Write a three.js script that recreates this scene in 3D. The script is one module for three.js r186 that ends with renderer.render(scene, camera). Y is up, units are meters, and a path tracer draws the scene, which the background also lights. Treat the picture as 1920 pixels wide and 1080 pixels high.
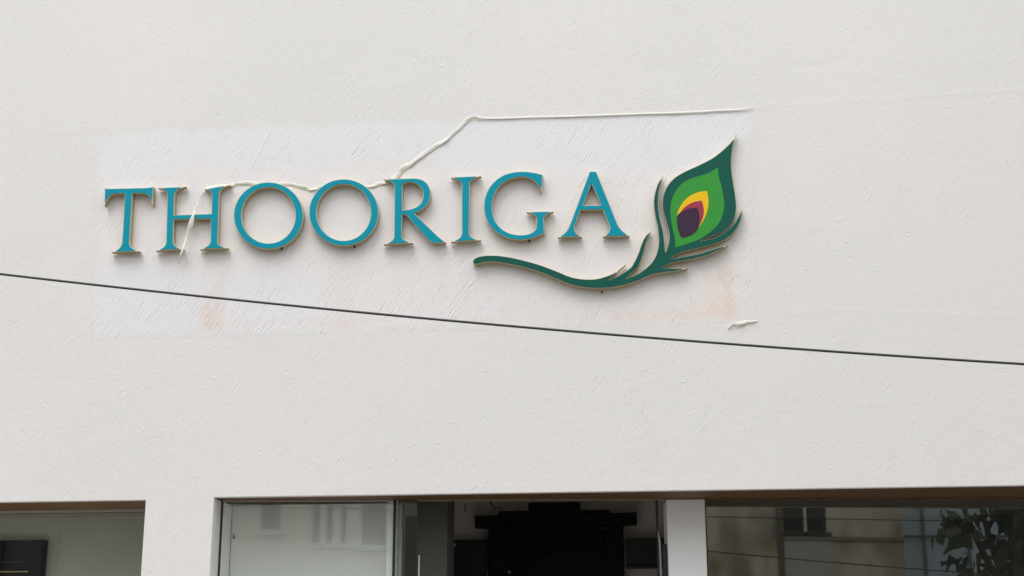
import * as THREE from 'three';
import { mergeGeometries, toCreasedNormals } from 'three/addons/utils/BufferGeometryUtils.js';
import { RoundedBoxGeometry } from 'three/addons/geometries/RoundedBoxGeometry.js';

// ---------------------------------------------------------------- camera, sky, sun, exposure
const scene = new THREE.Scene();
const camera = new THREE.PerspectiveCamera(22.012, 16 / 9, 0.5, 600);
camera.position.set(0, 1.6, 11);
camera.rotation.set(0.275855, 0.09405, -0.001547, 'YXZ');
const renderer = new THREE.WebGLRenderer({ antialias: true });
renderer.toneMapping = THREE.LinearToneMapping;
renderer.toneMappingExposure = 1.99;
renderer.shadowMap.enabled = true;

let seed = 7;
const rnd = () => { seed = (seed * 1664525 + 1013904223) >>> 0; return seed / 4294967296; };
const R = (a, b) => a + (b - a) * rnd();
const hash = (x, y, s) => { let h = (x * 374761393 + y * 668265263 + s * 974634791) | 0; h = Math.imul(h ^ (h >>> 13), 1274126177); h ^= h >>> 16; return (h >>> 0) / 4294967296; };
function vnoise(x, y, s, px, py) {          // value noise, periodic in px by py cells
  const xi = Math.floor(x), yi = Math.floor(y), fx = x - xi, fy = y - yi, u = fx * fx * (3 - 2 * fx), v = fy * fy * (3 - 2 * fy);
  const m = (a, p) => p ? ((a % p) + p) % p : a;
  const a = hash(m(xi, px), m(yi, py), s), b = hash(m(xi + 1, px), m(yi, py), s), c = hash(m(xi, px), m(yi + 1, py), s), d = hash(m(xi + 1, px), m(yi + 1, py), s);
  return (a + (b - a) * u) * (1 - v) + (c + (d - c) * u) * v;
}

{ // overcast sky: brighter overhead, a thin uneven cloud layer
  const W = 256, H = 128, data = new Float32Array(W * H * 4);
  for (let j = 0; j < H; j++) for (let i = 0; i < W; i++) {
    const el = ((j + 0.5) / H - 0.5) * Math.PI, s = Math.max(Math.sin(el), 0), k = (j * W + i) * 4;
    let n = 0; for (let o = 0, f = 8, a = 0.5; o < 4; o++, f *= 2, a *= 0.5) n += a * (vnoise(i / W * f, j / H * f * 0.5, 40 + o, f, 0) - 0.5);
    const L = 0.82 * (1 + 1.5 * s) / 1.9 * (1 + 0.25 * n);
    data[k] = L * 0.985; data[k + 1] = L * 1.0; data[k + 2] = L * 1.03; data[k + 3] = 1;
    if (el < 0) { data[k] = 0.3; data[k + 1] = 0.3; data[k + 2] = 0.29; }
  }
  const t = new THREE.DataTexture(data, W, H, THREE.RGBAFormat, THREE.FloatType);
  t.mapping = THREE.EquirectangularReflectionMapping; t.magFilter = THREE.LinearFilter; t.minFilter = THREE.LinearFilter; t.needsUpdate = true;
  scene.background = t; scene.environment = t;
}
const sun = new THREE.DirectionalLight(0xfff8f0, 0.7);
sun.name = 'sun';
sun.position.set(-6, 26, 11); sun.target.position.set(-1, 4, 0);
sun.castShadow = true; sun.shadow.radius = 60; sun.shadow.mapSize.set(2048, 2048);
Object.assign(sun.shadow.camera, { left: -16, right: 16, top: 14, bottom: -14, near: 1, far: 70 });
scene.add(sun); scene.add(sun.target);

// ---------------------------------------------------------------- helpers
const used = {};
function numbered(name) { const n = used[name] = (used[name] ?? -1) + 1; return n ? `${name}_${String(n).padStart(3, '0')}` : name; }
function add(name, geo, mat, parent) { const m = new THREE.Mesh(geo, mat); m.name = name; m.castShadow = m.receiveShadow = true; (parent || scene).add(m); return m; }
function thing(name, label, category, [x, y, z] = [0, 0, 0], group) {
  const g = new THREE.Group(); g.name = numbered(name); g.position.set(x, y, z); g.userData = { label, category }; if (group) g.userData.group = group; scene.add(g); return g;
}
function tag(m, label, category, group) { m.userData = { label, category }; if (group) m.userData.group = group; return m; }
function struct(name, geo, mat) { const m = add(name, geo, mat); m.userData.kind = 'structure'; return m; }
const std = (r, g, b, rough = 0.8, extra = {}) => new THREE.MeshStandardMaterial({ color: new THREE.Color().setRGB(r, g, b), roughness: rough, metalness: 0, ...extra });
const phys = (r, g, b, rough, extra = {}) => new THREE.MeshPhysicalMaterial({ color: new THREE.Color().setRGB(r, g, b), roughness: rough, ...extra });
function box(x0, x1, y0, y1, z0, z1) { const g = new THREE.BoxGeometry(x1 - x0, y1 - y0, z1 - z0); g.translate((x0 + x1) / 2, (y0 + y1) / 2, (z0 + z1) / 2); return g; }
function rbox(x0, x1, y0, y1, z0, z1, r = 0.008) { const g = new RoundedBoxGeometry(x1 - x0, y1 - y0, z1 - z0, 2, r); g.translate((x0 + x1) / 2, (y0 + y1) / 2, (z0 + z1) / 2); return g; }
const V = (x, y, z) => new THREE.Vector3(x, y, z);
function tube(pts, r, seg = 60, rs = 8) { return new THREE.TubeGeometry(new THREE.CatmullRomCurve3(pts.map((p) => V(...p))), seg, r, rs); }
const srgb = (v) => Math.round(255 * Math.min(1, Math.max(0, v <= 0.0031308 ? 12.92 * v : 1.055 * Math.pow(v, 1 / 2.4) - 0.055)));
function texture(w, h, fill, colour, rep) {
  const data = new Uint8Array(w * h * 4);
  for (let j = 0; j < h; j++) for (let i = 0; i < w; i++) { const k = (j * w + i) * 4, c = fill(i, j); if (colour) { data[k] = srgb(c[0]); data[k + 1] = srgb(c[1]); data[k + 2] = srgb(c[2]); } else data[k] = data[k + 1] = data[k + 2] = Math.round(255 * Math.min(1, Math.max(0, c))); data[k + 3] = 255; }
  const t = new THREE.DataTexture(data, w, h, THREE.RGBAFormat);
  t.wrapS = t.wrapT = THREE.RepeatWrapping; t.magFilter = THREE.LinearFilter; t.minFilter = THREE.LinearMipmapLinearFilter; t.generateMipmaps = true;
  if (colour) t.colorSpace = THREE.SRGBColorSpace;
  if (rep) { t.repeat.set(1 / rep[2], 1 / rep[3]); t.offset.set(-rep[0] / rep[2], -rep[1] / rep[3]); }
  t.needsUpdate = true; return t;
}

// ---------------------------------------------------------------- plaster: a relief in millimetres, drawn trowel stroke by trowel stroke
function relief(w, h, wm, hm, waves) {
  const f = new Float32Array(w * h);
  for (const [len, amp, s] of waves) {
    const nx = Math.max(1, Math.round(wm / len)), ny = Math.max(1, Math.round(hm / len));
    for (let j = 0; j < h; j++) for (let i = 0; i < w; i++) f[j * w + i] += amp * (vnoise(i / w * nx, j / h * ny, s, nx, ny) - 0.5) * 2;
  }
  return f;
}
let GAIN = 5;
function stroke(f, w, h, ppm, x, y, ang, len, half, amp, bend = 0) {   // all in metres, amp in mm
  const n = Math.max(2, Math.ceil(len * ppm * 1.5)), r = Math.max(0.75, half * ppm), R2 = Math.ceil(r * 2.2);
  for (let k = 0; k <= n; k++) {
    const t = k / n - 0.5, a = ang + bend * t, px = (x + Math.cos(a) * t * len) * ppm, py = (y + Math.sin(a) * t * len) * ppm, e = GAIN * amp * Math.pow(1 - 4 * t * t, 0.6) / (1.5 * r * 1.5);
    const cx = Math.round(px), cy = Math.round(py);
    for (let v = -R2; v <= R2; v++) for (let u = -R2; u <= R2; u++) {
      const X = ((cx + u) % w + w) % w, Y = cy + v; if (Y < 0 || Y >= h) continue;
      const d2 = ((cx + u - px) ** 2 + (Y - py) ** 2) / (r * r); f[Y * w + X] += e * Math.exp(-d2 * 1.4);
    }
  }
}
const MM = 16;                             // the relief maps span 16 mm from black to white
const WALL = [-6.4, 0.2, 10.24, 7.68], WW = 2048, WH = 1536, WP = 200;
const wallRelief = relief(WW, WH, 10.24, 7.68, [[1.7, 0.9, 1], [0.55, 0.35, 2], [0.16, 0.14, 3], [0.05, 0.16, 4], [0.022, 0.18, 5], [0.011, 0.38, 6]]);
const busy = (x, y) => vnoise(x * 0.9, y * 1.1, 15) * 1.25 - Math.max(0, (x - 7.2) * 0.16);   // where the float left most marks
GAIN = 4.4;
for (let k = 0; k < 1700; k++) {           // loose groups of strokes, all leaning the same way
  const cx = R(0, 10.24), cy = R(0, 7.68), n = Math.floor(R(2, 8)), sp = R(0.05, 0.22), go = rnd() < busy(cx, cy), a = R(0.5, 1);
  for (let i = 0; i < n; i++) { const q = [cx + R(-sp, sp), cy + R(-sp, sp), R(0.8, 1.3), R(0.02, 0.1), R(0.0032, 0.0055), (rnd() < 0.6 ? -1 : 1) * R(0.25, 0.75) * a, R(-0.25, 0.25)]; if (go) stroke(wallRelief, WW, WH, WP, ...q); }
}
for (let k = 0; k < 6500; k++) { const q = [R(0, 10.24), R(0, 7.68), R(-0.3, 2.6), R(0.006, 0.03), R(0.003, 0.005), (rnd() < 0.6 ? -1 : 1) * Math.pow(rnd(), 2) * 1.1, 0.3]; if (rnd() < busy(q[0], q[1]) + 0.25) stroke(wallRelief, WW, WH, WP, ...q); }
GAIN = 0.22;
for (const [pts, half, amp] of [           // wide seams and dents left by the float
  [[[-5.9, 4.11], [-5.1, 4.11], [-4.44, 4.112], [-3.95, 4.12], [-3.2, 4.12]], 0.012, 1.3], [[[-5.9, 3.69], [-5.06, 3.7], [-4.73, 3.71], [-4.1, 3.71]], 0.01, 1.0],
  [[[0.93, 6.16], [1.66, 6.18], [2.97, 6.22], [3.6, 6.23]], 0.03, 0.9], [[[1.2, 6.48], [1.51, 6.49], [1.62, 6.56], [1.8, 6.79]], 0.045, -0.9], [[[0.9, 4.46], [1.39, 4.48], [2.72, 4.4]], 0.03, 0.9],
  [[[-4.9, 6.17], [-4.5, 6.18]], 0.02, 0.8], [[[-3.3, 3.19], [0.5, 3.18], [3, 3.18]], 0.012, 0.7], [[[1.3, 3.75], [2.1, 3.77]], 0.02, 0.7]])
  for (let i = 0; i + 1 < pts.length; i++) { const [a, b] = [pts[i], pts[i + 1]], l = Math.hypot(b[0] - a[0], b[1] - a[1]); stroke(wallRelief, WW, WH, WP, (a[0] + b[0]) / 2 - WALL[0], (a[1] + b[1]) / 2 - WALL[1], Math.atan2(b[1] - a[1], b[0] - a[0]), l * 1.15, half, amp * (half * WP) * 0.8); }
GAIN = 3.8;
const wallBump = texture(WW, WH, (i, j) => 0.5 + wallRelief[j * WW + i] / MM, false, WALL);
const wallMap = texture(1024, 768, (i, j) => {
  const n = vnoise(i / 1024 * 9, j / 768 * 7, 11, 9, 7) - 0.5, m = vnoise(i / 1024 * 48, j / 768 * 36, 12, 48, 36) - 0.5, g = vnoise(i / 2, j / 2, 13, 512, 384) - 0.5;
  const v = 1 + 0.026 * n + 0.016 * m + 0.035 * g;
  return [0.785 * v * (1 + 0.006 * n), 0.772 * v, 0.759 * v * (1 - 0.014 * n)];
}, true, WALL);
const plaster = std(1, 1, 1, 0.92, { map: wallMap, bumpMap: wallBump, bumpScale: 0.76 * MM / 1000 });

const PATCH = [-4.62, 4.28, 5.68, 2.0], PW = 2048, PH = 721, PP = 360.5;
const patchRelief = relief(PW, PH, 5.68, 2.0, [[0.9, 0.7, 21], [0.2, 0.25, 22], [0.05, 0.14, 23], [0.022, 0.16, 25], [0.011, 0.36, 24]]);
for (let k = 0; k < 420; k++) {
  const cx = R(0, 5.68), cy = R(0, 2.0), n = Math.floor(R(3, 12)), sp = R(0.04, 0.2);
  for (let i = 0; i < n; i++) stroke(patchRelief, PW, PH, PP, cx + R(-sp, sp), cy + R(-sp, sp), R(0.85, 1.25), R(0.025, 0.12), R(0.0024, 0.0042), (rnd() < 0.62 ? -1 : 1) * R(0.25, 0.8), R(-0.15, 0.15));
}
for (let k = 0; k < 260; k++) stroke(patchRelief, PW, PH, PP, R(0.1, 3.6), R(0.1, 0.5), R(0.95, 1.2), R(0.04, 0.14), R(0.003, 0.0046), (rnd() < 0.65 ? -1 : 1) * R(0.3, 0.8), 0);
for (const [x, y, a, l, m] of [[-3.07, 5.98, 1.15, 0.5, 0.7], [-3.3, 5.0, 1.05, 0.55, 0.6], [-2.75, 5.25, 1.0, 0.3, 0.6]]) stroke(patchRelief, PW, PH, PP, x - PATCH[0], y - PATCH[1], a, l, 0.012, m * 0.8);
const patchBump = texture(PW, PH, (i, j) => 0.5 + patchRelief[j * PW + i] / MM, false, PATCH);
const STAINS = [[-3.42, 4.57, 0.13, 0.22, 0.55], [-3.36, 4.78, 0.05, 0.22, 0.3], [-2.38, 4.72, 0.08, 0.3, 0.3], [-2.36, 4.5, 0.2, 0.06, 0.35], [0.56, 4.66, 0.14, 0.24, 0.7], [0.5, 4.48, 0.28, 0.09, 0.6], [0.0, 4.47, 0.4, 0.05, 0.4], [-0.9, 4.48, 0.6, 0.03, 0.18], [-2.9, 4.5, 0.5, 0.03, 0.25], [0.45, 5.0, 0.1, 0.12, 0.25]];
const patchMap = texture(1024, 360, (i, j) => {
  const x = PATCH[0] + (i + 0.5) / 1024 * 5.68, y = PATCH[1] + (j + 0.5) / 360 * 2.0;
  const n = vnoise(x * 2.2, y * 2.2, 31) - 0.5, m = vnoise(x * 11 + y * 5, y * 5, 32) - 0.5, g = vnoise(x * 70 + y * 20, y * 40, 33) - 0.5;
  // remains of bluish film above and at the lower left, warmer primer around the letters
  const film = Math.max(Math.min(1, Math.max(0, (y - 5.66 + 0.35 * n) / 0.2)), 0.8 * Math.min(1, Math.max(0, (-2.3 - x + 0.9 * n) / 0.7)) * Math.min(1, Math.max(0, (5.05 - y + 0.4 * n) / 0.25))), warm = 1 - film;
  const v = 1 + 0.014 * m + 0.022 * g + 0.02 * n;
  let c = [0.812 - 0.014 * film, 0.79 + 0.008 * film, 0.79 + 0.034 * film];
  c = c.map((a, q) => a * v * (1 + 0.012 * warm * n * [1, 0, -1][q]));
  let s = 0;
  for (const [sx, sy, rx, ry, k] of STAINS) s += k * Math.exp(-(((x - sx) / rx) ** 2 + ((y - sy) / ry) ** 2));
  s *= 0.3 + 1.0 * vnoise(x * 26 + y * 12, y * 9, 34) * (0.5 + vnoise(x * 5, y * 5, 35));
  s = Math.min(s, 1);
  const rim = Math.max(Math.exp(-(((x - 0.838) / 0.022) ** 2)), 0.6 * Math.exp(-(((x + 4.4) / 0.02) ** 2)), 0.5 * Math.exp(-(((y - 6.15) / 0.02) ** 2)) * (x < -1.3 ? 1 : 0)) * (0.3 + 0.7 * vnoise(x * 3, y * 6, 36));
  const rag = 0.05 * (vnoise(x * 9, y * 9, 37) - 0.5) + 0.03 * (vnoise(x * 40, y * 40, 38) - 0.5), u = (x + 4.5) / 5.37;
  const inside = Math.min(x + 4.461 - 0.045 * (6.179 - y), 0.869 - x - 0.02 * (6.15 - y), 6.179 - 0.029 * u - y, y - 4.397 - 0.013 * u) + rag - 0.005, soft = Math.min(1, Math.max(0, inside / 0.05));
  c = c.map((a, q) => [0.785, 0.772, 0.759][q] * v + (a - [0.785, 0.772, 0.759][q] * v) * soft); s *= soft;
  return [c[0] * (1 - 0.02 * s), c[1] * (1 - 0.15 * s - 0.008 * rim), c[2] * (1 - 0.25 * s - 0.075 * rim)];
}, true, PATCH);
const patchPlaster = std(1, 1, 1, 0.85, { map: patchMap, bumpMap: patchBump, bumpScale: 0.74 * MM / 1000 });

// ---------------------------------------------------------------- ground and street
const asphaltMap = texture(256, 256, (i, j) => { const n = vnoise(i / 2, j / 2, 51, 128, 128) * 0.5 + vnoise(i / 20, j / 20, 52, 0, 0) * 0.5; return [0.055 * (0.7 + 0.6 * n), 0.055 * (0.7 + 0.6 * n), 0.054 * (0.7 + 0.6 * n)]; }, true, [0, 0, 2, 2]);
const paveMap = texture(256, 256, (i, j) => { const n = vnoise(i / 3, j / 3, 53, 85, 85) * 0.6 + vnoise(i / 40, j / 40, 54) * 0.4; return [0.4 * (0.75 + 0.5 * n), 0.385 * (0.75 + 0.5 * n), 0.36 * (0.75 + 0.5 * n)]; }, true, [0, 0, 1.5, 1.5]);
function flat(w, d, x, y, z) { const g = new THREE.PlaneGeometry(w, d); const uv = g.attributes.uv; for (let i = 0; i < uv.count; i++) uv.setXY(i, uv.getX(i) * w, uv.getY(i) * d); g.rotateX(-Math.PI / 2); g.translate(x, y, z); return g; }
struct('ground', flat(600, 600, 0, -0.02, 0), std(0.2, 0.18, 0.14, 1));
struct('road', flat(120, 11.6, 0, 0, 8.5), std(1, 1, 1, 0.95, { map: asphaltMap }));
const pave = std(1, 1, 1, 0.9, { map: paveMap });
struct('pavement', box(-60, 60, -0.02, 0.12, 0.002, 2.7), pave);
struct('pavement_001', box(-60, 60, -0.02, 0.12, 14.3, 16.95), pave);

// ---------------------------------------------------------------- the shop building
const shop = thing('shop_building', 'white plastered shop building with a wide blank upper wall and glazed shopfront below', 'building');
const rect = (p, x0, x1, y0, y1) => { p.moveTo(x0, y0); p.lineTo(x1, y0); p.lineTo(x1, y1); p.lineTo(x0, y1); p.closePath(); return p; };
const HEAD = 3.137, GL = (x) => -0.2 - 0.0759 * (x + 3.31), TURN = Math.atan(0.0759);
{
  const s = rect(new THREE.Shape(), -14, 10, 0, 9.4);
  s.holes.push(rect(new THREE.Path(), -9, -3.848, 1.0, 3.124), rect(new THREE.Path(), -3.315, 8, 0.12, HEAD));
  const g = new THREE.ExtrudeGeometry(s, { depth: 0.034, bevelEnabled: true, bevelThickness: 0.006, bevelSize: 0.006, bevelOffset: -0.006, bevelSegments: 3 });
  g.translate(0, 0, -0.04); add('wall', g, plaster, shop);
  // the patch keeps a slightly wavering edge
  const q = new THREE.Shape(), C = [[-4.461, 6.179], [0.869, 6.15], [0.834, 4.41], [-4.381, 4.397]], pts = [];
  C.forEach((a, i) => { const b = C[(i + 1) % 4], n = i % 2 ? 14 : 44; for (let k = 0; k < n; k++) { const t = k / n, o = k ? R(-0.006, 0.006) : 0; pts.push([a[0] + (b[0] - a[0]) * t + (i % 2 ? o : 0), a[1] + (b[1] - a[1]) * t + (i % 2 ? 0 : o)]); } });
  pts.forEach(([x, y], i) => i ? q.lineTo(x, y) : q.moveTo(x, y));
  const pg = new THREE.ShapeGeometry(q); pg.translate(0, 0, 0.0004);
  add('plaster_patch', pg, patchPlaster, shop).userData.label = 'smoother bluish white rectangle of wall with peach stains behind the sign letters';
}
add('jamb', rbox(-3.47, -3.313, 0.13, 3.136, -0.2, -0.036, 0.006), plaster, shop);
const brown = std(0.14, 0.066, 0.026, 0.55), ceil = std(0.55, 0.52, 0.48, 0.9), inside = std(0.6, 0.565, 0.51, 0.9), dark = std(0.02, 0.02, 0.02, 0.6), black = std(0.012, 0.012, 0.013, 0.45), whitePaint = std(0.87, 0.87, 0.88, 0.7);
const slab = (pts, y0, y1) => { const s = new THREE.Shape(); pts.forEach(([x, z], i) => i ? s.lineTo(x, -z) : s.moveTo(x, -z)); s.closePath(); const g = new THREE.ExtrudeGeometry(s, { depth: y1 - y0, bevelEnabled: false }); g.rotateX(-Math.PI / 2); g.translate(0, y0, 0); return g; };
add('soffit', slab([[-3.6, -0.041], [8.2, -0.041], [8.2, GL(8.2) - 0.1], [-3.6, GL(-3.6) - 0.1]], HEAD + 0.004, 3.4), brown, shop).userData.label = 'dark brown boxed underside above the shopfront';
add('soffit', slab([[-9.2, -0.041], [-3.61, -0.041], [-3.61, -0.75], [-9.2, -0.75]], 3.128, 3.4), std(0.2, 0.095, 0.035, 0.5), shop).userData.label = 'orange brown boxed underside above the left window';
add('ceiling', box(-13.8, 9.8, 3.75, 3.9, -2.6, -0.045), ceil, shop);
add('floor', box(-13.8, 9.8, -0.01, 0.125, -2.6, -0.045), std(0.3, 0.28, 0.25, 0.5), shop);
add('interior_wall', box(-13.8, 9.8, 0.13, 3.745, -2.6, -2.35), inside, shop);
add('interior_wall', box(-13.95, -13.8, 0.13, 3.745, -2.6, -0.045), inside, shop);
add('interior_wall', box(9.8, 9.95, 0.13, 3.745, -2.6, -0.045), inside, shop);
add('interior_wall', box(-3.62, -3.5, 0.13, 3.12, -2.345, -0.045), inside, shop);
add('interior_wall', box(0.3, 0.4, 0.13, 3.745, -2.345, -0.8), inside, shop);
add('column', rbox(-1.81, -1.57, 0.126, 3.745, -0.75, -0.345, 0.01), std(0.055, 0.051, 0.047, 0.9), shop);
add('conduit', tube([[-1.785, 0.2, -0.335], [-1.785, 1.6, -0.335], [-1.785, 2.72, -0.335]], 0.006, 8, 8), std(0.6, 0.58, 0.55, 0.5), shop);
add('pillar', (() => { const g = rbox(-0.148, 0.148, 0.126, HEAD + 0.002, -0.3, 0, 0.012); g.rotateY(TURN); g.translate(0.255, 0, GL(0.255) + 0.006); return g; })(), whitePaint, shop).userData.label = 'white pillar between the open entrance and the right window';

const stained = (r, g, b, s, k) => texture(512, 512, (i, j) => { const n = vnoise(i / 60, j / 40, s), m = vnoise(i / 18, j / 30, s + 1), q = vnoise(i / 4, j / 6, s + 2), v = 1 - k * Math.max(0, n * 0.7 + m * 0.5 - 0.45) + 0.08 * (q - 0.5); return [r * v, g * v * (1 - 0.02 * n), b * v * (1 - 0.1 * n)]; }, true, [0, 0, 6, 6]);
const glassMat = (tint = [0.93, 0.97, 0.95], ior = 2.15) => phys(...tint, 0.0, { transmission: 1, thickness: 0, ior });
const clear = glassMat(), greenGlass = glassMat([0.93, 0.965, 0.945]);
function along(x0, x1, y0, y1, off = 0) {   // a pane standing on the slanting glazing line
  const w = Math.hypot(x1 - x0, GL(x1) - GL(x0)), g = new THREE.PlaneGeometry(w, y1 - y0); g.rotateY(TURN); g.translate((x0 + x1) / 2, (y0 + y1) / 2, (GL(x0) + GL(x1)) / 2 + off); return g;
}
function bar(x0, x1, y0, y1, d, off = 0) { const w = Math.hypot(x1 - x0, GL(x1) - GL(x0)), g = new THREE.BoxGeometry(w, y1 - y0, d); g.rotateY(TURN); g.translate((x0 + x1) / 2, (y0 + y1) / 2, (GL(x0) + GL(x1)) / 2 + off); return g; }
const group = (name, label) => { const g = new THREE.Group(); g.name = name; if (label) g.userData.label = label; shop.add(g); return g; };
const steel = std(0.42, 0.41, 0.38, 0.35, { metalness: 0.6 }), edgeGlass = std(0.3, 0.36, 0.33, 0.2);
{
  const a = group('display_window', 'shop window with a pale board close behind the glass');
  add('pane', along(-3.3, -1.985, 0.3, HEAD), greenGlass, a);
  add('gasket', bar(-3.312, -3.3, 0.3, HEAD, 0.02), black, a);
  add('gasket', bar(-1.985, -1.966, 0.3, HEAD, 0.03), black, a);
  add('glass_edge', bar(-1.965, -1.952, 0.3, HEAD, 0.014), edgeGlass, a);
  add('head_rail', bar(-3.3, -1.985, HEAD - 0.007, HEAD + 0.003, 0.03), steel, a);
  add('side_board', box(-3.4, -3.313, 0.3, HEAD, -0.49, -0.212), whitePaint, a);
  add('back_board', box(-3.31, -1.95, 0.3, HEAD + 0.003, -0.56, -0.5), std(0.86, 0.875, 0.86, 0.75), a);
  add('back_board', box(-2.035, -1.975, 0.3, HEAD + 0.003, -0.49, -0.32), whitePaint, a);
  add('hook', (() => { const g = new THREE.ConeGeometry(0.012, 0.04, 8); g.translate(-3.285, 2.9, -0.485); return g; })(), black, a);
  const b = group('sidelight', 'narrow dark strip of glass left of the entrance');
  add('pane', along(-1.95, -1.8, 0.3, HEAD), glassMat([0.8, 0.87, 0.83], 1.5), b);
  add('back_board', box(-1.945, -1.812, 0.3, 3.05, -0.72, -0.62), std(0.035, 0.04, 0.038, 0.6), b);
  const c = group('shop_window', 'wide dark window mirroring the buildings and tree across the street');
  add('pane', along(0.41, 8, 0.3, HEAD), clear, c);
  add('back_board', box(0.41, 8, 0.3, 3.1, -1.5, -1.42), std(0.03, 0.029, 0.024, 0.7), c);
  add('head_rail', bar(0.41, 8, HEAD - 0.006, HEAD + 0.003, 0.03), brown, c);
  const d = group('shop_window', 'grey left window with a dark screen inside');
  const pg = new THREE.PlaneGeometry(5.15, 2.12); pg.translate(-6.424, 2.065, -0.55); add('pane', pg, clear, d);
  add('back_board', box(-9.1, -3.63, 0.5, 3.7, -1.0, -0.92), std(1, 1, 1, 0.85, { map: stained(0.76, 0.75, 0.715, 99, 0.3) }), d);
  add('head_rail', box(-9, -3.85, 3.112, 3.128, -0.57, -0.535), std(0.5, 0.48, 0.44, 0.5), d);
  const e = group('entrance', 'open entrance between the column and the pillar');
  add('head_rail', bar(-1.8, 0.1, HEAD - 0.008, HEAD + 0.003, 0.03), std(0.25, 0.2, 0.14, 0.5), e);
  add('door_rail', tube([[0.035, 0.2, -0.47], [0.034, 1.5, -0.47], [0.033, HEAD, -0.47]], 0.009, 6, 8), black, e);
  add('pull_handle', tube([[0.052, 1.2, -0.44], [0.05, 2.0, -0.44], [0.046, 2.84, -0.44], [0.04, 2.885, -0.455]], 0.009, 20, 8), std(0.3, 0.3, 0.3, 0.35, { metalness: 0.8 }), e);
  add('door_leaf', box(0.068, 0.1, 0.15, 2.8, -1.2, -0.48), black, e);
}
// inside the entrance
{
  const w = thing('carved_doorway', 'black carved wooden doorway with stepped lintel inside the open entrance', 'doorway', [-0.87, 0.126, -2.2]);
  const wood = phys(0.0055, 0.005, 0.005, 0.5, { specularIntensity: 0.35 }), relief2 = phys(0.009, 0.0085, 0.0085, 0.5, { specularIntensity: 0.4 });
  const y = (v) => v - 0.126, X = (v) => v + 0.87;
  add('lintel_cap', rbox(X(-1.1), X(-0.64), y(3.27), y(3.353), -0.1, 0.02, 0.008), wood, w);
  add('lintel_step', rbox(X(-1.37), X(-0.375), y(3.245), y(3.283), -0.1, 0.015, 0.008), wood, w);
  const beam = rbox(-0.72, 0.72, -0.055, 0.05, -0.1, 0.03, 0.008); beam.rotateZ(0.008); beam.translate(X(-0.86), y(3.2), 0); add('lintel_beam', beam, wood, w);
  add('frieze', rbox(X(-1.44), X(-0.28), y(2.6), y(3.15), -0.12, -0.02, 0.01), wood, w);
  add('post', rbox(X(-1.46), X(-1.28), 0, y(3.15), -0.1, 0.02, 0.012), wood, w);
  add('post', rbox(X(-0.43), X(-0.26), 0, y(3.15), -0.1, 0.02, 0.012), wood, w);
  for (const s of [-1, 1]) add('door_leaf', rbox(s < 0 ? -0.41 : 0.005, s < 0 ? -0.005 : 0.41, 0, y(2.62), -0.09, -0.03, 0.01), wood, w);
  add('inner_frame', mergeGeometries([rbox(X(-1.28), X(-0.425), y(2.885), y(2.9), -0.02, 0.02, 0.005), rbox(X(-1.28), X(-0.425), y(2.76), y(2.775), -0.02, 0.02, 0.005), rbox(X(-1.285), X(-1.268), y(2.76), y(2.9), -0.02, 0.025, 0.005), rbox(X(-0.44), X(-0.423), y(2.76), y(2.9), -0.02, 0.025, 0.005)]), relief2, w);
  const arch = new THREE.TorusGeometry(0.13, 0.016, 8, 32, Math.PI); arch.scale(1, 0.55, 1); arch.translate(0, y(2.985), -0.01); add('arch_moulding', arch, relief2, w);
  for (const s of [-1, 1]) {
    const sc = new THREE.TorusGeometry(0.05, 0.012, 8, 24); sc.translate(s * 0.28, y(2.97), -0.012); add('carved_scroll', sc, relief2, w);
    const ro = new THREE.TorusGeometry(0.03, 0.01, 8, 20); ro.translate(s * 0.39, y(3.06), 0.02); add('carved_rosette', ro, relief2, w);
    add('bracket', rbox(s * 0.42 - 0.07, s * 0.42 + 0.07, y(3.11), y(3.135), -0.02, 0.045, 0.006), relief2, w);
    for (const k of [0.05, 0.1]) add('baluster', (() => { const g = new THREE.CylinderGeometry(0.009, 0.011, 0.09, 8); g.translate(s * k, y(2.945), -0.012); return g; })(), relief2, w);
  }
  const kn = new THREE.SphereGeometry(0.014, 12, 8); kn.translate(X(-1.27), y(2.745), 0.03); add('knob', kn, std(0.35, 0.34, 0.32, 0.4), w);
  const l = thing('wall_panel', 'plain black panel with a small pale light left of the carved doorway', 'panel', [-1.64, 0.126, -2.3]);
  add('board', rbox(-0.2, 0.175, 0, 2.915, -0.045, 0.04, 0.006), black, l);
  const led = new THREE.CylinderGeometry(0.018, 0.018, 0.012, 12); led.rotateX(Math.PI / 2); led.translate(-0.135, 2.87, 0.044); add('lamp_lens', led, std(0.4, 0.4, 0.4, 0.3), l);
  add('trim_strip', box(0.165, 0.182, 0, 2.64, 0.03, 0.05), std(0.3, 0.29, 0.28, 0.5), l);
  const r = thing('wall_cabinet', 'black overhead panel right of the carved doorway by the pillar', 'panel', [-0.05, 2.79, -2.3]);
  add('board', rbox(-0.19, 0.3, 0.015, 0.245, -0.045, 0.06, 0.006), std(0.016, 0.016, 0.016, 0.5), r);
  add('bottom_rail', rbox(-0.19, 0.3, -0.015, 0.01, -0.045, 0.066, 0.005), black, r);
}
tag(add(numbered('loose_wire'), tube([[-1.47, 3.15, -0.6], [-1.465, 3.12, -0.6], [-1.475, 3.075, -0.6]], 0.004, 16, 6), dark), 'short straight loose wire hanging from the entrance head near the column', 'wire');
tag(add(numbered('loose_wire'), mergeGeometries([tube([[-1.27, 3.16, -0.6], [-1.255, 3.125, -0.6], [-1.215, 3.103, -0.6], [-1.185, 3.108, -0.6], [-1.18, 3.085, -0.6]], 0.006, 24, 6), tube([[-1.215, 3.103, -0.6], [-1.245, 3.088, -0.6], [-1.265, 3.06, -0.6]], 0.004, 12, 6)]), dark), 'forked curly loose wire hanging above the left end of the carved lintel', 'wire');
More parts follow.
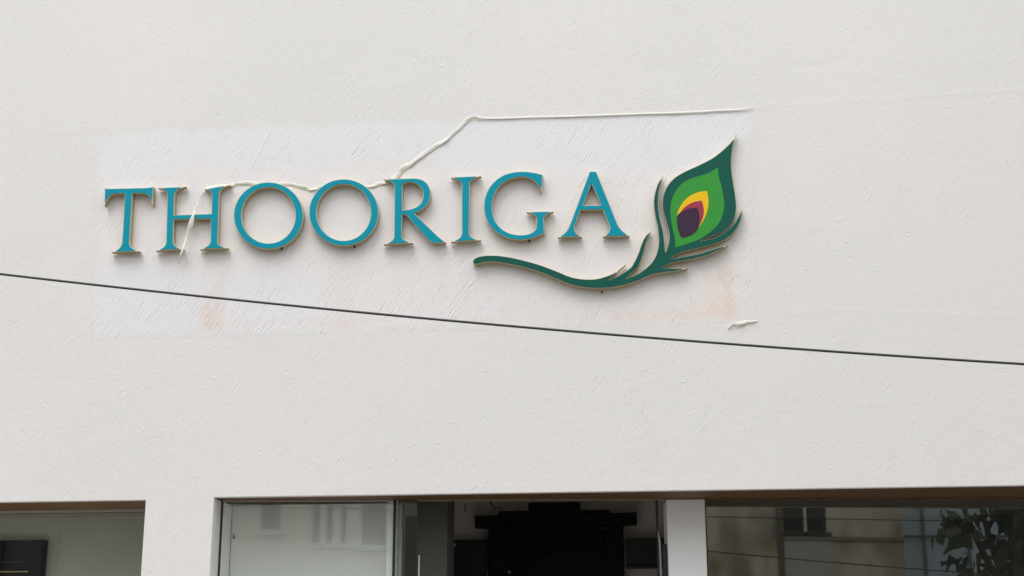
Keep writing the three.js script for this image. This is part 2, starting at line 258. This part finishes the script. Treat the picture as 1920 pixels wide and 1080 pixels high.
{
  const t = thing('screen', 'dark flat screen with a thin yellow line behind the left window', 'screen', [-5.46, 2.2, -0.915]);
  add('panel', rbox(-0.5, 0.49, -0.1, 0.73, 0, 0.05, 0.006), phys(0.006, 0.006, 0.009, 0.5, { specularIntensity: 0.25 }), t);
  add('printed_line', box(-0.3, 0.36, 0.47, 0.478, 0.049, 0.0525), std(0.75, 0.6, 0.18, 0.6), t);
  add('printed_line', box(-0.4, 0.3, 0.55, 0.555, 0.049, 0.0525), std(0.06, 0.06, 0.08, 0.6), t);
}

// ---------------------------------------------------------------- sign letters: outlines in millimetres about each letter's foot
const LETTERS = [
  { letter: 'T', at: [-4.098, 5.094], outline: 'M -240 549 Q -225 542 -204 543 L 104 539 Q 144 539 165 550 L 168 381 C 157 433 135 490 76 492 L -5 494 L -0 82 Q 5 23 93 3 L -148 4 Q -76 13 -61 77 L -67 494 L -139 496 C -185 498 -213 463 -231 394 Z', hole: null, clip: null },
  { letter: 'H', at: [-3.576, 5.090], outline: 'M -322 539 L -87 541 Q -174 526 -177 474 L -172 303 L 135 304 L 131 463 Q 126 511 64 514 L 277 544 Q 197 525 191 479 L 199 72 Q 203 30 288 12 L 54 9 Q 135 26 140 74 L 131 262 L -171 264 L -164 80 Q -159 31 -76 16 L -306 9 Q -223 23 -222 82 L -236 468 Q -242 531 -322 539 Z', hole: null, clip: null },
  { letter: 'O', at: [-2.963, 5.083], outline: 'M 270 270 C 276 116 155 -5 0 -0 C -155 5 -287 133 -295 289 C -303 445 -182 568 -24 562 C 133 556 264 425 270 270 Z', hole: 'M 206 275 C 211 146 118 45 -2 49 C -122 52 -224 160 -231 289 C -237 420 -144 523 -22 518 C 99 514 201 405 206 275 Z', clip: [0.099, 0.009] },
  { letter: 'O', at: [-2.359, 5.091], outline: 'M 271 268 C 274 115 153 -5 -0 0 C -154 5 -284 133 -289 287 C -295 442 -173 564 -17 558 C 138 553 267 422 271 268 Z', hole: 'M 208 270 C 211 141 117 40 -2 44 C -122 47 -223 155 -227 285 C -232 415 -137 518 -16 514 C 104 510 204 400 208 270 Z', clip: [0.079, 0.0] },
  { letter: 'R', at: [-1.797, 5.086], outline: 'M -255 551 L -12 550 C 83 545 122 482 121 407 C 118 327 63 280 -5 256 L 160 87 Q 201 43 245 11 L 152 5 Q 120 15 90 52 L -75 249 L -103 248 L -101 71 Q -92 28 -13 13 L -247 8 Q -168 24 -164 73 L -169 480 Q -172 530 -255 551 Z', hole: 'M -105 493 Q -95 519 -47 518 C 24 511 63 459 63 397 C 62 341 16 284 -101 287 Z', clip: null },
  { letter: 'I', at: [-1.393, 5.094], outline: 'M -125 540 L 116 543 Q 30 516 28 479 L 26 68 Q 39 22 119 10 L -120 4 Q -36 24 -33 70 L -36 475 Q -43 512 -125 540 Z', hole: null, clip: null },
  { letter: 'G', at: [-0.980, 5.096], outline: 'M 194 533 Q 86 570 3 565 C -173 564 -272 431 -273 283 C -271 112 -137 7 13 -0 C 94 -3 141 26 203 51 L 198 166 Q 203 203 272 227 L 62 229 Q 139 214 142 159 L 138 92 C 124 57 71 39 19 41 C -114 46 -204 134 -207 281 C -205 441 -96 524 33 519 C 109 515 152 465 183 387 Z', hole: null, clip: [0.082, -0.0] },
  { letter: 'A', at: [-0.397, 5.099], outline: 'M -22 544 L 31 542 L 188 105 Q 212 44 279 3 L 70 6 Q 129 26 128 83 L 75 224 L -96 226 L -146 95 Q -152 32 -89 10 L -279 9 Q -213 34 -186 99 Z', hole: 'M -8 440 L 63 261 L -77 263 Z', clip: null },
];
const FEATHER_AT = [-0.334, 4.687];
const FEATHER = {
  outline: '1069 1234, 1039 1178, 968 1105, 878 1034, 761 974, 649 924, 574 878, 522 821, 487 749, 476 688, 475 635, 489 561, 511 469, 519 407, 511 344, 488 276 *, 483 346, 476 442, 456 539, 445 617, 444 690, 454 787, 465 828, 487 898 *, 444 834, 419 756, 408 694, 409 637, 416 569, 430 497, 437 410, 438 367, 431 312, 409 243, 381 197, 339 155, 275 110, 181 72 *, 220 111, 271 157, 300 218, 324 289, 344 360, 380 452 *, 337 408, 303 342, 279 271, 250 210, 217 159, 175 127, 120 95, 45 66 *, 93 105, 139 152, 181 188 *, 130 147, 80 115, 15 91, -39 78, -97 75, -187 84, -261 105, -342 143, -466 196, -591 238, -716 271, -817 288, -905 290, -968 279, -1000 257, -1003 237, -990 223, -955 228, -905 238, -823 237, -716 216, -591 183, -466 138, -355 87, -262 45, -169 17, -65 4, 28 3, 123 13, 200 31, 273 54, 346 86, 392 103, 501 118, 582 124, 655 147 *, 592 141, 524 146, 459 152 *, 503 178, 571 194, 711 218, 814 245, 894 281, 966 321 *, 872 293, 769 262, 656 240, 528 220 *, 560 246, 617 271, 714 295, 828 321, 919 351, 1001 403, 1048 467, 1077 538, 1090 621 *, 1064 563, 1015 485, 945 425, 859 379, 757 357 *, 785 372, 848 392, 934 428, 993 480, 1026 539, 1041 611, 1042 659, 1039 718, 1029 813, 1019 911, 1020 1009, 1033 1107, 1048 1170, 1069 1234 *',
  green: '913 953, 850 914, 790 892, 683 859, 618 815, 570 748, 545 683, 536 621, 538 543, 551 447, 563 370, 563 308 *, 629 329, 757 373, 832 423, 902 493, 942 588, 950 655, 942 743, 933 804, 917 872, 913 953 *',
  yellow: '822 760, 753 751, 683 720, 627 663, 593 599, 585 563 *, 646 475, 735 448 *, 790 530, 823 616, 830 683, 822 760 *',
  red: '779 683, 714 671, 648 634, 601 582 *, 666 474, 732 450 *, 757 488, 787 559, 791 622, 779 683 *',
  purple: '742 628, 666 616, 597 580 *, 584 556, 583 513, 592 445, 611 390 *, 650 393, 705 418, 743 460, 756 527, 754 580, 742 628 *',
};

function polygon(d) {                       // samples M L Q C Z into points in metres
  const t = d.split(' '), p = []; let i = 0, c = 'M', x = 0, y = 0;
  const n = () => Number(t[i++]) / 1000;
  while (i < t.length) {
    if (/[A-Z]/.test(t[i])) { c = t[i++]; if (c === 'Z') break; }
    if (c === 'M' || c === 'L') { x = n(); y = n(); p.push([x, y]); }
    else if (c === 'Q') { const a = n(), b = n(), e = n(), f = n(); for (let k = 1; k <= 14; k++) { const s = k / 14, u = 1 - s; p.push([u * u * x + 2 * u * s * a + s * s * e, u * u * y + 2 * u * s * b + s * s * f]); } x = e; y = f; }
    else { const a = n(), b = n(), e = n(), f = n(), g = n(), h = n(); for (let k = 1; k <= 22; k++) { const s = k / 22, u = 1 - s; p.push([u * u * u * x + 3 * u * u * s * a + 3 * u * s * s * e + s * s * s * g, u * u * u * y + 3 * u * u * s * b + 3 * u * s * s * f + s * s * s * h]); } x = g; y = h; }
  }
  const q = p.filter((a, k) => { const b = p[(k + 1) % p.length]; return Math.hypot(a[0] - b[0], a[1] - b[1]) > 1e-4; });
  return q;
}
function smooth(d) {                        // smooth runs between the corners marked *
  const out = []; let run = [];
  const items = d.split(', ').map((s) => { const [x, y, m] = s.split(' '); return [x / 1000, y / 1000, !!m]; });
  run.push(items[0]);
  for (let i = 1; i < items.length; i++) {
    run.push(items[i]);
    if (items[i][2]) { const c = new THREE.CatmullRomCurve3(run.map((p) => V(p[0], p[1], 0)), false, 'centripetal'), n = (run.length - 1) * 5; for (let k = 0; k < n; k++) { const p = c.getPoint(k / n); out.push([p.x, p.y]); } run = [items[i]]; }
  }
  return out;
}
const area = (p) => p.reduce((s, a, i) => { const b = p[(i + 1) % p.length]; return s + a[0] * b[1] - a[1] * b[0]; }, 0) / 2;
function distances(rings, x, y) {           // signed distance, positive inside
  let d = 1e9, ins = false;
  for (const p of rings) for (let i = 0, j = p.length - 1; i < p.length; j = i++) {
    const ax = p[j][0], ay = p[j][1], bx = p[i][0] - ax, by = p[i][1] - ay, t = Math.max(0, Math.min(1, ((x - ax) * bx + (y - ay) * by) / (bx * bx + by * by))), e = (x - ax - bx * t) ** 2 + (y - ay - by * t) ** 2;
    if (e < d) d = e;
    if ((p[i][1] > y) !== (ay > y) && x < (ax - p[i][0]) * (y - p[i][1]) / (ay - p[i][1]) + p[i][0]) ins = !ins;
  }
  return ins ? Math.sqrt(d) : -Math.sqrt(d);
}
function inset(rings, by, cell) {           // the outline moved inwards, from its distance field
  let x0 = 1e9, y0 = 1e9, x1 = -1e9, y1 = -1e9; for (const [x, y] of rings[0]) { x0 = Math.min(x0, x); x1 = Math.max(x1, x); y0 = Math.min(y0, y); y1 = Math.max(y1, y); }
  const nx = Math.ceil((x1 - x0) / cell) + 3, ny = Math.ceil((y1 - y0) / cell) + 3; x0 -= cell; y0 -= cell;
  const f = new Float64Array(nx * ny); for (let j = 0; j < ny; j++) for (let i = 0; i < nx; i++) f[j * nx + i] = distances(rings, x0 + i * cell, y0 + j * cell) - by + 1e-9;
  const seg = new Map(), pos = new Map();
  const key = (i, j, v) => (j * nx + i) * 2 + v;
  const pt = (i, j, v) => { const k = key(i, j, v); if (!pos.has(k)) { const a = f[j * nx + i], b = v ? f[(j + 1) * nx + i] : f[j * nx + i + 1], t = a / (a - b); pos.set(k, [x0 + (i + (v ? 0 : t)) * cell, y0 + (j + (v ? t : 0)) * cell]); } return k; };
  for (let j = 0; j + 1 < ny; j++) for (let i = 0; i + 1 < nx; i++) {
    const a = f[j * nx + i] > 0, b = f[j * nx + i + 1] > 0, c = f[(j + 1) * nx + i + 1] > 0, d = f[(j + 1) * nx + i] > 0;
    const B = () => pt(i, j, 0), T = () => pt(i, j + 1, 0), Lf = () => pt(i, j, 1), Rt = () => pt(i + 1, j, 1), put = (p, q) => seg.set(p, q);
    const s = a + 2 * b + 4 * c + 8 * d;      // inside kept on the left
    if (s === 1) put(B(), Lf()); else if (s === 2) put(Rt(), B()); else if (s === 3) put(Rt(), Lf()); else if (s === 4) put(T(), Rt()); else if (s === 5) { put(B(), Lf()); put(T(), Rt()); }
    else if (s === 6) put(T(), B()); else if (s === 7) put(T(), Lf()); else if (s === 8) put(Lf(), T()); else if (s === 9) put(B(), T()); else if (s === 10) { put(Rt(), B()); put(Lf(), T()); }
    else if (s === 11) put(Rt(), T()); else if (s === 12) put(Lf(), Rt()); else if (s === 13) put(B(), Rt()); else if (s === 14) put(Lf(), B());
  }
  const loops = [];
  while (seg.size) { const st = seg.keys().next().value; let k = st; const l = []; do { l.push(pos.get(k)); const n = seg.get(k); seg.delete(k); k = n; } while (k !== undefined && k !== st); if (l.length > 8 && Math.abs(area(l)) > 2e-5) loops.push(thin(l)); }
  return loops;
}
function thin(l) {                          // drops points that lie on a straight run
  const out = []; const keep = new Array(l.length).fill(false);
  const go = (a, b) => { let m = 0, w = -1; const A = l[a], B = l[b % l.length], dx = B[0] - A[0], dy = B[1] - A[1], n = Math.hypot(dx, dy) || 1e-9; for (let k = a + 1; k < b; k++) { const e = Math.abs((l[k][0] - A[0]) * dy - (l[k][1] - A[1]) * dx) / n; if (e > m) { m = e; w = k; } } if (m > 0.00022) { keep[w] = true; go(a, w); go(w, b); } };
  const h = Math.floor(l.length / 2); keep[0] = keep[h] = true; go(0, h); go(h, l.length);
  l.forEach((p, i) => keep[i] && out.push(p)); return out;
}
function shapes(loops) {
  const outer = loops.filter((l) => area(l) > 0), inner = loops.filter((l) => area(l) < 0);
  const inIn = (l, p) => { let s = false; for (let i = 0, j = l.length - 1; i < l.length; j = i++) if ((l[i][1] > p[1]) !== (l[j][1] > p[1]) && p[0] < (l[j][0] - l[i][0]) * (p[1] - l[i][1]) / (l[j][1] - l[i][1]) + l[i][0]) s = !s; return s; };
  const v2 = (l) => l.map((p) => new THREE.Vector2(p[0], p[1]));
  return outer.map((o) => { const s = new THREE.Shape(v2(o)); for (const h of inner) if (inIn(o, h[0])) s.holes.push(new THREE.Path(v2(h))); return s; });
}
function plate(loops, z0, z1) { const g = new THREE.ExtrudeGeometry(shapes(loops), { depth: z1 - z0, bevelEnabled: false }); g.translate(0, 0, z0); return toCreasedNormals(g, 0.6); }
const wear = texture(256, 256, (i, j) => 0.30 + 0.16 * vnoise(i / 9, j / 9, 61) + 0.1 * vnoise(i / 40, j / 40, 62), false, [0, 0, 0.6, 0.6]);
const teal = phys(0.0015, 0.295, 0.405, 1, { roughnessMap: wear, specularIntensity: 0.3 });
const cream = std(0.78, 0.72, 0.55, 0.5), gold = std(0.46, 0.36, 0.19, 0.45, { metalness: 0.15 });
const LOOK = {
  T: 'teal serif letter T with gold sides at the left end of the sign', H: 'teal serif letter H with a pale torn strip hanging over its crossbar',
  R: 'teal serif letter R with gold sides, its leg kicking out to the right', I: 'teal serif letter I with gold sides between the R and the G',
  G: 'teal serif letter G with gold sides, above the start of the feather stem', A: 'teal serif letter A with gold sides, next to the feather',
};
let os = 0;
for (const L of LETTERS) {
  const label = L.letter === 'O' ? ['teal round letter O with gold sides just right of the H', 'teal round letter O with gold sides just left of the R'][os++] : LOOK[L.letter];
  const t = thing('sign_letter', label, 'sign letter', [L.at[0], L.at[1], 0], 'raised teal letters of the shop sign');
  let o = polygon(L.outline); if (area(o) < 0) o.reverse();
  const rings = [o]; if (L.hole) { const h = polygon(L.hole); if (area(h) > 0) h.reverse(); rings.push(h); }
  add('side_return', plate(rings, 0.006, 0.058), gold, t);
  add('trim', plate(inset(rings, 0.0004, 0.0032), 0.058, 0.0615), cream, t);
  add('face', plate(inset(rings, 0.0046, 0.0032), 0.0615, 0.067), teal, t);
  if (L.clip) { const c = new THREE.CapsuleGeometry(0.008, 0.014, 4, 8); c.rotateX(0.5); c.translate(L.clip[0], L.clip[1], 0.035); add('fixing_stud', c, black, t); }
}
{
  const t = thing('feather_emblem', 'green peacock feather emblem with a yellow and purple eye right of the letters', 'emblem', [FEATHER_AT[0], FEATHER_AT[1], 0]);
  let o = smooth(FEATHER.outline); if (area(o) < 0) o.reverse();
  add('side_return', plate([o], 0.006, 0.056), gold, t);
  add('trim', plate(inset([o], 0.0004, 0.003), 0.056, 0.0605), cream, t);
  const v = (r, g, b) => phys(r, g, b, 1, { roughnessMap: wear, specularIntensity: 0.3 });
  add('face', plate(inset([o], 0.0036, 0.003), 0.0605, 0.067), v(0.008, 0.098, 0.074), t);
  [['green', 'green_eye', [0.045, 0.31, 0.05]], ['yellow', 'yellow_crescent', [0.86, 0.54, 0.015]], ['red', 'red_crescent', [0.36, 0.045, 0.085]], ['purple', 'purple_eye', [0.05, 0.026, 0.058]]].forEach(([k, n, c], i) => {
    let p = smooth(FEATHER[k]); if (area(p) < 0) p.reverse();
    add(n, plate([p], 0.067 + i * 0.0012, 0.0682 + i * 0.0012), v(...c), t);
  });
  const c = new THREE.CapsuleGeometry(0.007, 0.01, 4, 8); c.translate(-0.008, -0.022, 0.03); add('fixing_stud', c, black, t);
}

// ---------------------------------------------------------------- torn masking strip and loose scrap
const TAPE = [[0.885, 6.149, 0.01, 0.0035], [0.826, 6.142, 0.012, 0.0116], [0.659, 6.138, 0.01, 0.0162], [0.408, 6.132, 0.01, 0.0197], [-0.013, 6.136, 0.01, 0.0151], [-0.437, 6.137, 0.01, 0.0186], [-0.863, 6.141, 0.01, 0.0151], [-1.206, 6.145, 0.01, 0.0174], [-1.305, 6.149, 0.016, 0.0261], [-1.352, 6.156, 0.02, 0.0290], [-1.396, 6.136, 0.012, 0.0348], [-1.473, 6.057, 0.01, 0.0319], [-1.558, 5.987, 0.01, 0.0319], [-1.657, 5.918, 0.01, 0.0377], [-1.742, 5.862, 0.01, 0.0377], [-1.827, 5.806, 0.01, 0.0464], [-1.912, 5.731, 0.012, 0.0464], [-1.967, 5.676, 0.009, 0.0406], [-2.027, 5.638, 0.007, 0.0348], [-2.096, 5.622, 0.008, 0.0348], [-2.181, 5.602, 0.008, 0.0290], [-2.285, 5.598, 0.006, 0.0290], [-2.450, 5.608, 0.005, 0.0290], [-2.579, 5.603, 0.008, 0.0290], [-2.674, 5.597, 0.009, 0.0348], [-2.745, 5.613, 0.009, 0.0290], [-2.807, 5.639, 0.007, 0.0232], [-2.930, 5.648, 0.005, 0.0232], [-3.060, 5.634, 0.006, 0.0174], [-3.121, 5.653, 0.011, 0.0290], [-3.183, 5.666, 0.012, 0.0348], [-3.249, 5.658, 0.009, 0.0232], [-3.297, 5.651, 0.008, 0.0290], [-3.375, 5.644, 0.01, 0.0464], [-3.462, 5.633, 0.012, 0.0522], [-3.513, 5.624, 0.016, 0.0290], [-3.541, 5.587, 0.02, 0.0116], [-3.564, 5.512, 0.03, 0.0081], [-3.579, 5.440, 0.055, 0.0145], [-3.587, 5.385, 0.074, 0.0290], [-3.601, 5.319, 0.072, 0.0406], [-3.624, 5.245, 0.055, 0.0290], [-3.644, 5.172, 0.06, 0.0174], [-3.654, 5.120, 0.073, 0.0261], [-3.665, 5.072, 0.071, 0.0261], [-3.682, 5.030, 0.05, 0.0174], [-3.700, 4.997, 0.03, 0.0116]];
const SCRAP = [[0.604, 4.360, 0.006, 0.0083], [0.636, 4.379, 0.012, 0.0275], [0.681, 4.393, 0.016, 0.0330], [0.742, 4.406, 0.01, 0.0275], [0.790, 4.411, 0.01, 0.0165], [0.834, 4.415, 0.005, 0.0055]];

function ribbon(list, thick, s) {           // a crumpled, half rolled strip swept along its middle line
  const c = new THREE.CatmullRomCurve3(list.map((p) => V(p[0], p[1], p[2])), false, 'centripetal'), n = list.length * 9, m = 10, pos = [], idx = [];
  for (let i = 0; i <= n; i++) {
    const t = i / n, f = t * (list.length - 1), a = Math.min(list.length - 2, Math.floor(f)), w = (list[a][3] + (list[a + 1][3] - list[a][3]) * (f - a)) * (0.8 + 0.4 * vnoise(i / 3.1, 0.5, s));
    const p = c.getPoint(t), d = c.getTangent(t), side = V(-d.y, d.x, 0).normalize(), tw = (vnoise(i / 7, 2.5, s + 1) - 0.5) * 1.6, out = V(0, 0, 1);
    const A = side.clone().multiplyScalar(Math.cos(tw)).addScaledVector(out, Math.sin(tw)), B = side.clone().multiplyScalar(-Math.sin(tw)).addScaledVector(out, Math.cos(tw));
    for (let k = 0; k < m; k++) {
      const g = k / m * Math.PI * 2, u = Math.cos(g) * w / 2, bow = (Math.cos(g) ** 2) * w * 0.13, vv = Math.sin(g) * thick * (0.7 + 0.6 * vnoise(i / 2, k, s + 2)) - bow;
      pos.push(p.x + A.x * u + B.x * vv, p.y + A.y * u + B.y * vv, Math.max(0.0045, p.z + A.z * u + B.z * vv + 0.3 * bow));
    }
    if (i < n) for (let k = 0; k < m; k++) { const q = i * m + k, r = i * m + (k + 1) % m; idx.push(q, q + m, r, r, q + m, r + m); }
  }
  for (const e of [0, n]) for (let k = 1; k + 1 < m; k++) e ? idx.push(e * m, e * m + k, e * m + k + 1) : idx.push(0, k + 1, k);
  const g = new THREE.BufferGeometry(); g.setAttribute('position', new THREE.Float32BufferAttribute(pos, 3)); g.setIndex(idx); g.computeVertexNormals(); return g;
}
const film = phys(0.88, 0.865, 0.8, 0.8, { side: THREE.DoubleSide, transmission: 0.2, thickness: 0 });
tag(add('masking_strip', ribbon(TAPE, 0.0018, 71), film), 'long cream strip of torn masking film hanging across the wall and over the letter H', 'torn strip');
tag(add('film_scrap', ribbon(SCRAP, 0.0025, 81), film), 'small cream scrap of film peeling at the lower right of the patch', 'scrap');

// ---------------------------------------------------------------- overhead cable in front of the wall
{
  const at = (x) => { const t = (x + 3.3) / 5.06; return 3.74 - 0.59 * t - 0.345 * t * (1 - t) * 0.42; };
  const pts = []; for (let x = -20; x <= 20; x += 0.8) { const t = (x + 0.77) / 2.53; pts.push([x, at(x), 4]); }
  tag(add(numbered('overhead_cable'), tube(pts, 0.0062, 400, 10), std(0.045, 0.045, 0.05, 0.5)), 'thick dark cable slanting across the front of the white wall', 'cable');
  const far = []; for (let k = 0; k <= 20; k++) { const x = -20 + k * 2; far.push([x, 5.03 - 0.012 * (x - 5) + 0.0004 * (x - 5) ** 2, 16]); }
  tag(add(numbered('overhead_cable'), tube(far, 0.009, 200, 8), dark), 'thin level cable mirrored in the right window in front of the concrete house', 'cable');
}

// ---------------------------------------------------------------- across the street, seen in the glass
function facade(b, x0, x1, h, z, wins, mat, frameMat, depth = 0.22) {
  const s = rect(new THREE.Shape(), x0, x1, 0, h);
  for (const [a, c, d, e] of wins) s.holes.push(rect(new THREE.Path(), a, c, d, e));
  const g = new THREE.ExtrudeGeometry(s, { depth, bevelEnabled: false }); g.translate(0, 0, z); add('wall', g, mat, b);
  add('side_wall', box(x0, x0 + 0.2, 0, h, z + depth, z + 7), mat, b); add('side_wall', box(x1 - 0.2, x1, 0, h, z + depth, z + 7), mat, b);
  add('roof', box(x0 - 0.1, x1 + 0.1, h, h + 0.2, z - 0.12, z + 7), mat, b);
  add('rear_wall', box(x0 + 0.2, x1 - 0.2, 0, h, z + 6.8, z + 7), mat, b);
  for (const [a, c, d, e] of wins) {
    const f = new THREE.Group(); f.name = 'window'; b.add(f);
    add('frame', mergeGeometries([box(a, a + 0.05, d, e, z + 0.1, z + 0.16), box(c - 0.05, c, d, e, z + 0.1, z + 0.16), box(a + 0.05, c - 0.05, d, d + 0.05, z + 0.1, z + 0.16), box(a + 0.05, c - 0.05, e - 0.05, e, z + 0.1, z + 0.16)]), frameMat, f);
    add('pane', box(a + 0.04, c - 0.04, d + 0.04, e - 0.04, z + 0.12, z + 0.14), phys(0.03, 0.035, 0.04, 0.05), f);
    add('sill', box(a - 0.06, c + 0.06, d - 0.07, d - 0.005, z - 0.07, z + 0.1), frameMat, f);
  }
}
{
  const a = thing('town_house', 'pale plastered house with narrow windows across the street, mirrored in the pale display window', 'house', [-6.5, 0, 17]);
  const dx = 6.5, sh = (l) => l.map(([p, q, r, t]) => [p + dx, q + dx, r, t]);
  facade(a, -2.9, 9.45, 11.6, 0, sh([[-4.95, -4.5, 4.84, 5.7], [-3.97, -3.74, 4.6, 5.8], [-3.69, -3.5, 4.6, 5.8], [-3.41, -3.24, 4.6, 5.8], [-3.02, -2.48, 4.56, 5.8], [-8.2, -7.2, 4.4, 5.8], [-1.2, -0.2, 4.4, 5.8], [0.8, 1.8, 4.4, 5.8], [-9, -7, 1, 2.8], [-5, -3, 0.3, 2.8], [-1, 1.5, 1, 2.8]]), std(1, 1, 1, 0.9, { map: stained(0.6, 0.58, 0.5, 91, 0.12) }), std(0.55, 0.55, 0.52, 0.6));
  const b = thing('concrete_house', 'stained grey brown concrete house across the street, mirrored in the right window', 'house', [5.4, 0, 17]);
  facade(b, -2.3, 2.2, 10.5, 0, [[-0.17, 0.25, 4.88, 5.6], [0.3, 0.7, 4.88, 5.6], [-1.6, -0.7, 1, 2.6], [0.5, 1.6, 0.2, 2.5]], std(1, 1, 1, 0.95, { map: stained(0.74, 0.69, 0.52, 95, 1.0) }), std(0.07, 0.068, 0.06, 0.8));
  add('downpipe', tube([[-0.26, 10.4, -0.06], [-0.26, 4, -0.06], [-0.24, 0.1, -0.06]], 0.055, 20, 10), std(0.14, 0.13, 0.11, 0.7), b);
  add('plaster_panel', box(-0.18, 0.78, 3.2, 4.8, -0.03, -0.003), std(0.56, 0.52, 0.45, 0.9), b);
  add('ledge', box(-0.24, 2.2, 4.72, 4.79, -0.05, -0.004), std(0.3, 0.28, 0.22, 0.9), b);
  const k = thing('grey_house', 'dark grey house front with narrow piers across the street, mirrored in the left window', 'house', [-14.6, 0, 18.2]);
  const slate = std(0.1, 0.1, 0.095, 0.9);
  facade(k, -6, 5, 11, 0, [[-4.6, -3.6, 4.2, 5.6], [-4.6, -3.6, 1, 2.6], [-1.6, -0.6, 1, 2.6], [2.6, 3.8, 1, 2.6], [-1.6, -0.6, 7, 8.6], [2.6, 3.8, 7, 8.6]], slate, std(0.3, 0.3, 0.28, 0.8));
  for (const x of [-2.6, 0.7, 1.9, 4.2]) add('pier', box(x, x + 0.32, 0, 10.9, -0.12, -0.002), std(0.05, 0.05, 0.048, 0.9), k);
  const w = thing('neighbour_house', 'plain grey house wing standing forward of the shop, right of the wide dark window', 'house', [6.6, 0, 0.05]);
  const render = std(0.3, 0.29, 0.27, 0.9);
  add('wall', box(0, 6, 0, 9.2, 0, 3.4), render, w); add('roof', box(-0.15, 6.15, 9.2, 9.4, 0, 3.55), render, w);
  for (const y of [1, 4.2, 7]) { const f = new THREE.Group(); f.name = 'window'; w.add(f); add('frame', box(-0.03, 0, y, y + 1.3, 1.1, 2.2), std(0.4, 0.4, 0.38, 0.7), f); add('pane', box(-0.04, -0.031, y + 0.07, y + 1.23, 1.17, 2.13), dark, f); }
  const c = thing('blue_shed', 'pale blue grey building of tall sheet panels beyond the tree, mirrored in the right window', 'building', [12, 0, 19]);
  const blue = std(0.58, 0.72, 0.78, 0.6);
  add('wall', box(-4.6, 6, 0, 7.6, 0, 0.2), blue, c);
  for (let i = 0; i < 11; i++) add('panel_joint', box(-4.3 + i * 0.95, -4.24 + i * 0.95, 0, 7.6, -0.05, -0.002), std(0.2, 0.25, 0.27, 0.6), c);
  for (const y of [2.4, 4.1, 5.0, 5.8]) add('rail', box(-4.6, 6, y, y + 0.05, -0.09, -0.055), std(0.16, 0.19, 0.2, 0.6), c);
  add('roof', box(-4.7, 6.1, 7.6, 7.8, -0.2, 5), std(0.25, 0.25, 0.25, 0.8), c);
}
function tree(label, at, count, spread, size) {
  const t = thing('street_tree', label, 'tree', at);
  const bark = std(0.07, 0.055, 0.04, 0.95);
  const limb = (p, r0, r1) => { const c = new THREE.CatmullRomCurve3(p.map((q) => V(...q))), g = new THREE.TubeGeometry(c, 14, 1, 8), a = g.attributes.position; for (let i = 0; i <= 14; i++) { const o = c.getPointAt(i / 14), r = r0 + (r1 - r0) * i / 14; for (let k = 0; k <= 8; k++) { const n = i * 9 + k; a.setXYZ(n, o.x + (a.getX(n) - o.x) * r, o.y + (a.getY(n) - o.y) * r, o.z + (a.getZ(n) - o.z) * r); } } g.computeVertexNormals(); return g; };
  const tips = [[-0.95, 5.6, 0.1], [-0.55, 5.9, 0.2], [0.5, 5.7, -0.2], [0.9, 5.0, 0.2], [0.2, 6.2, 0.1], [1.3, 5.6, 0]];
  add('trunk', mergeGeometries([limb([[0.2, 0, 0], [0.1, 1.8, 0.05], [0, 3.4, 0]], 0.17, 0.12), ...tips.map((p, i) => limb([[0, 3.3, 0], [p[0] * 0.45, 4.1 + 0.1 * i, p[2] * 0.5], p], 0.085, 0.03))]), bark, t);
  const leaf = new THREE.BufferGeometry(); leaf.setAttribute('position', new THREE.Float32BufferAttribute([0, 0, 0, 0.45, 0.32, 0.08, 0, 1, 0, -0.45, 0.32, 0.08], 3)); leaf.setIndex([0, 1, 2, 0, 2, 3]); leaf.computeVertexNormals();
  const leaves = [], m = new THREE.Matrix4(), q = new THREE.Quaternion(), e = new THREE.Euler();
  const clumps = []; for (let i = 0; i < count; i++) { const a = R(0, 6.28), rr = Math.sqrt(rnd()) * spread, y = R(3.7, 7.0); clumps.push([0.35 + Math.cos(a) * rr * (y > 4.6 ? 1 : 0.8), y, Math.sin(a) * rr * 0.7]); }
  for (const [x, y, z] of clumps) for (let k = 0; k < size; k++) { e.set(R(-1.6, 1.6), R(0, 6.3), R(1.8, 4.4)); q.setFromEuler(e); m.compose(V(x + R(-0.34, 0.34), y + R(-0.3, 0.3), z + R(-0.34, 0.34)), q, V(1, 1, 1).multiplyScalar(R(0.2, 0.42))); leaves.push(leaf.clone().applyMatrix4(m)); }
  add('crown', mergeGeometries(leaves), std(0.06, 0.085, 0.035, 0.6, { side: THREE.DoubleSide }), t);
}
tree('dark leafy tree with forked trunk across the street, mirrored in the right window', [9.15, 0.12, 15.6], 30, 1.5, 30);
renderer.render(scene, camera);
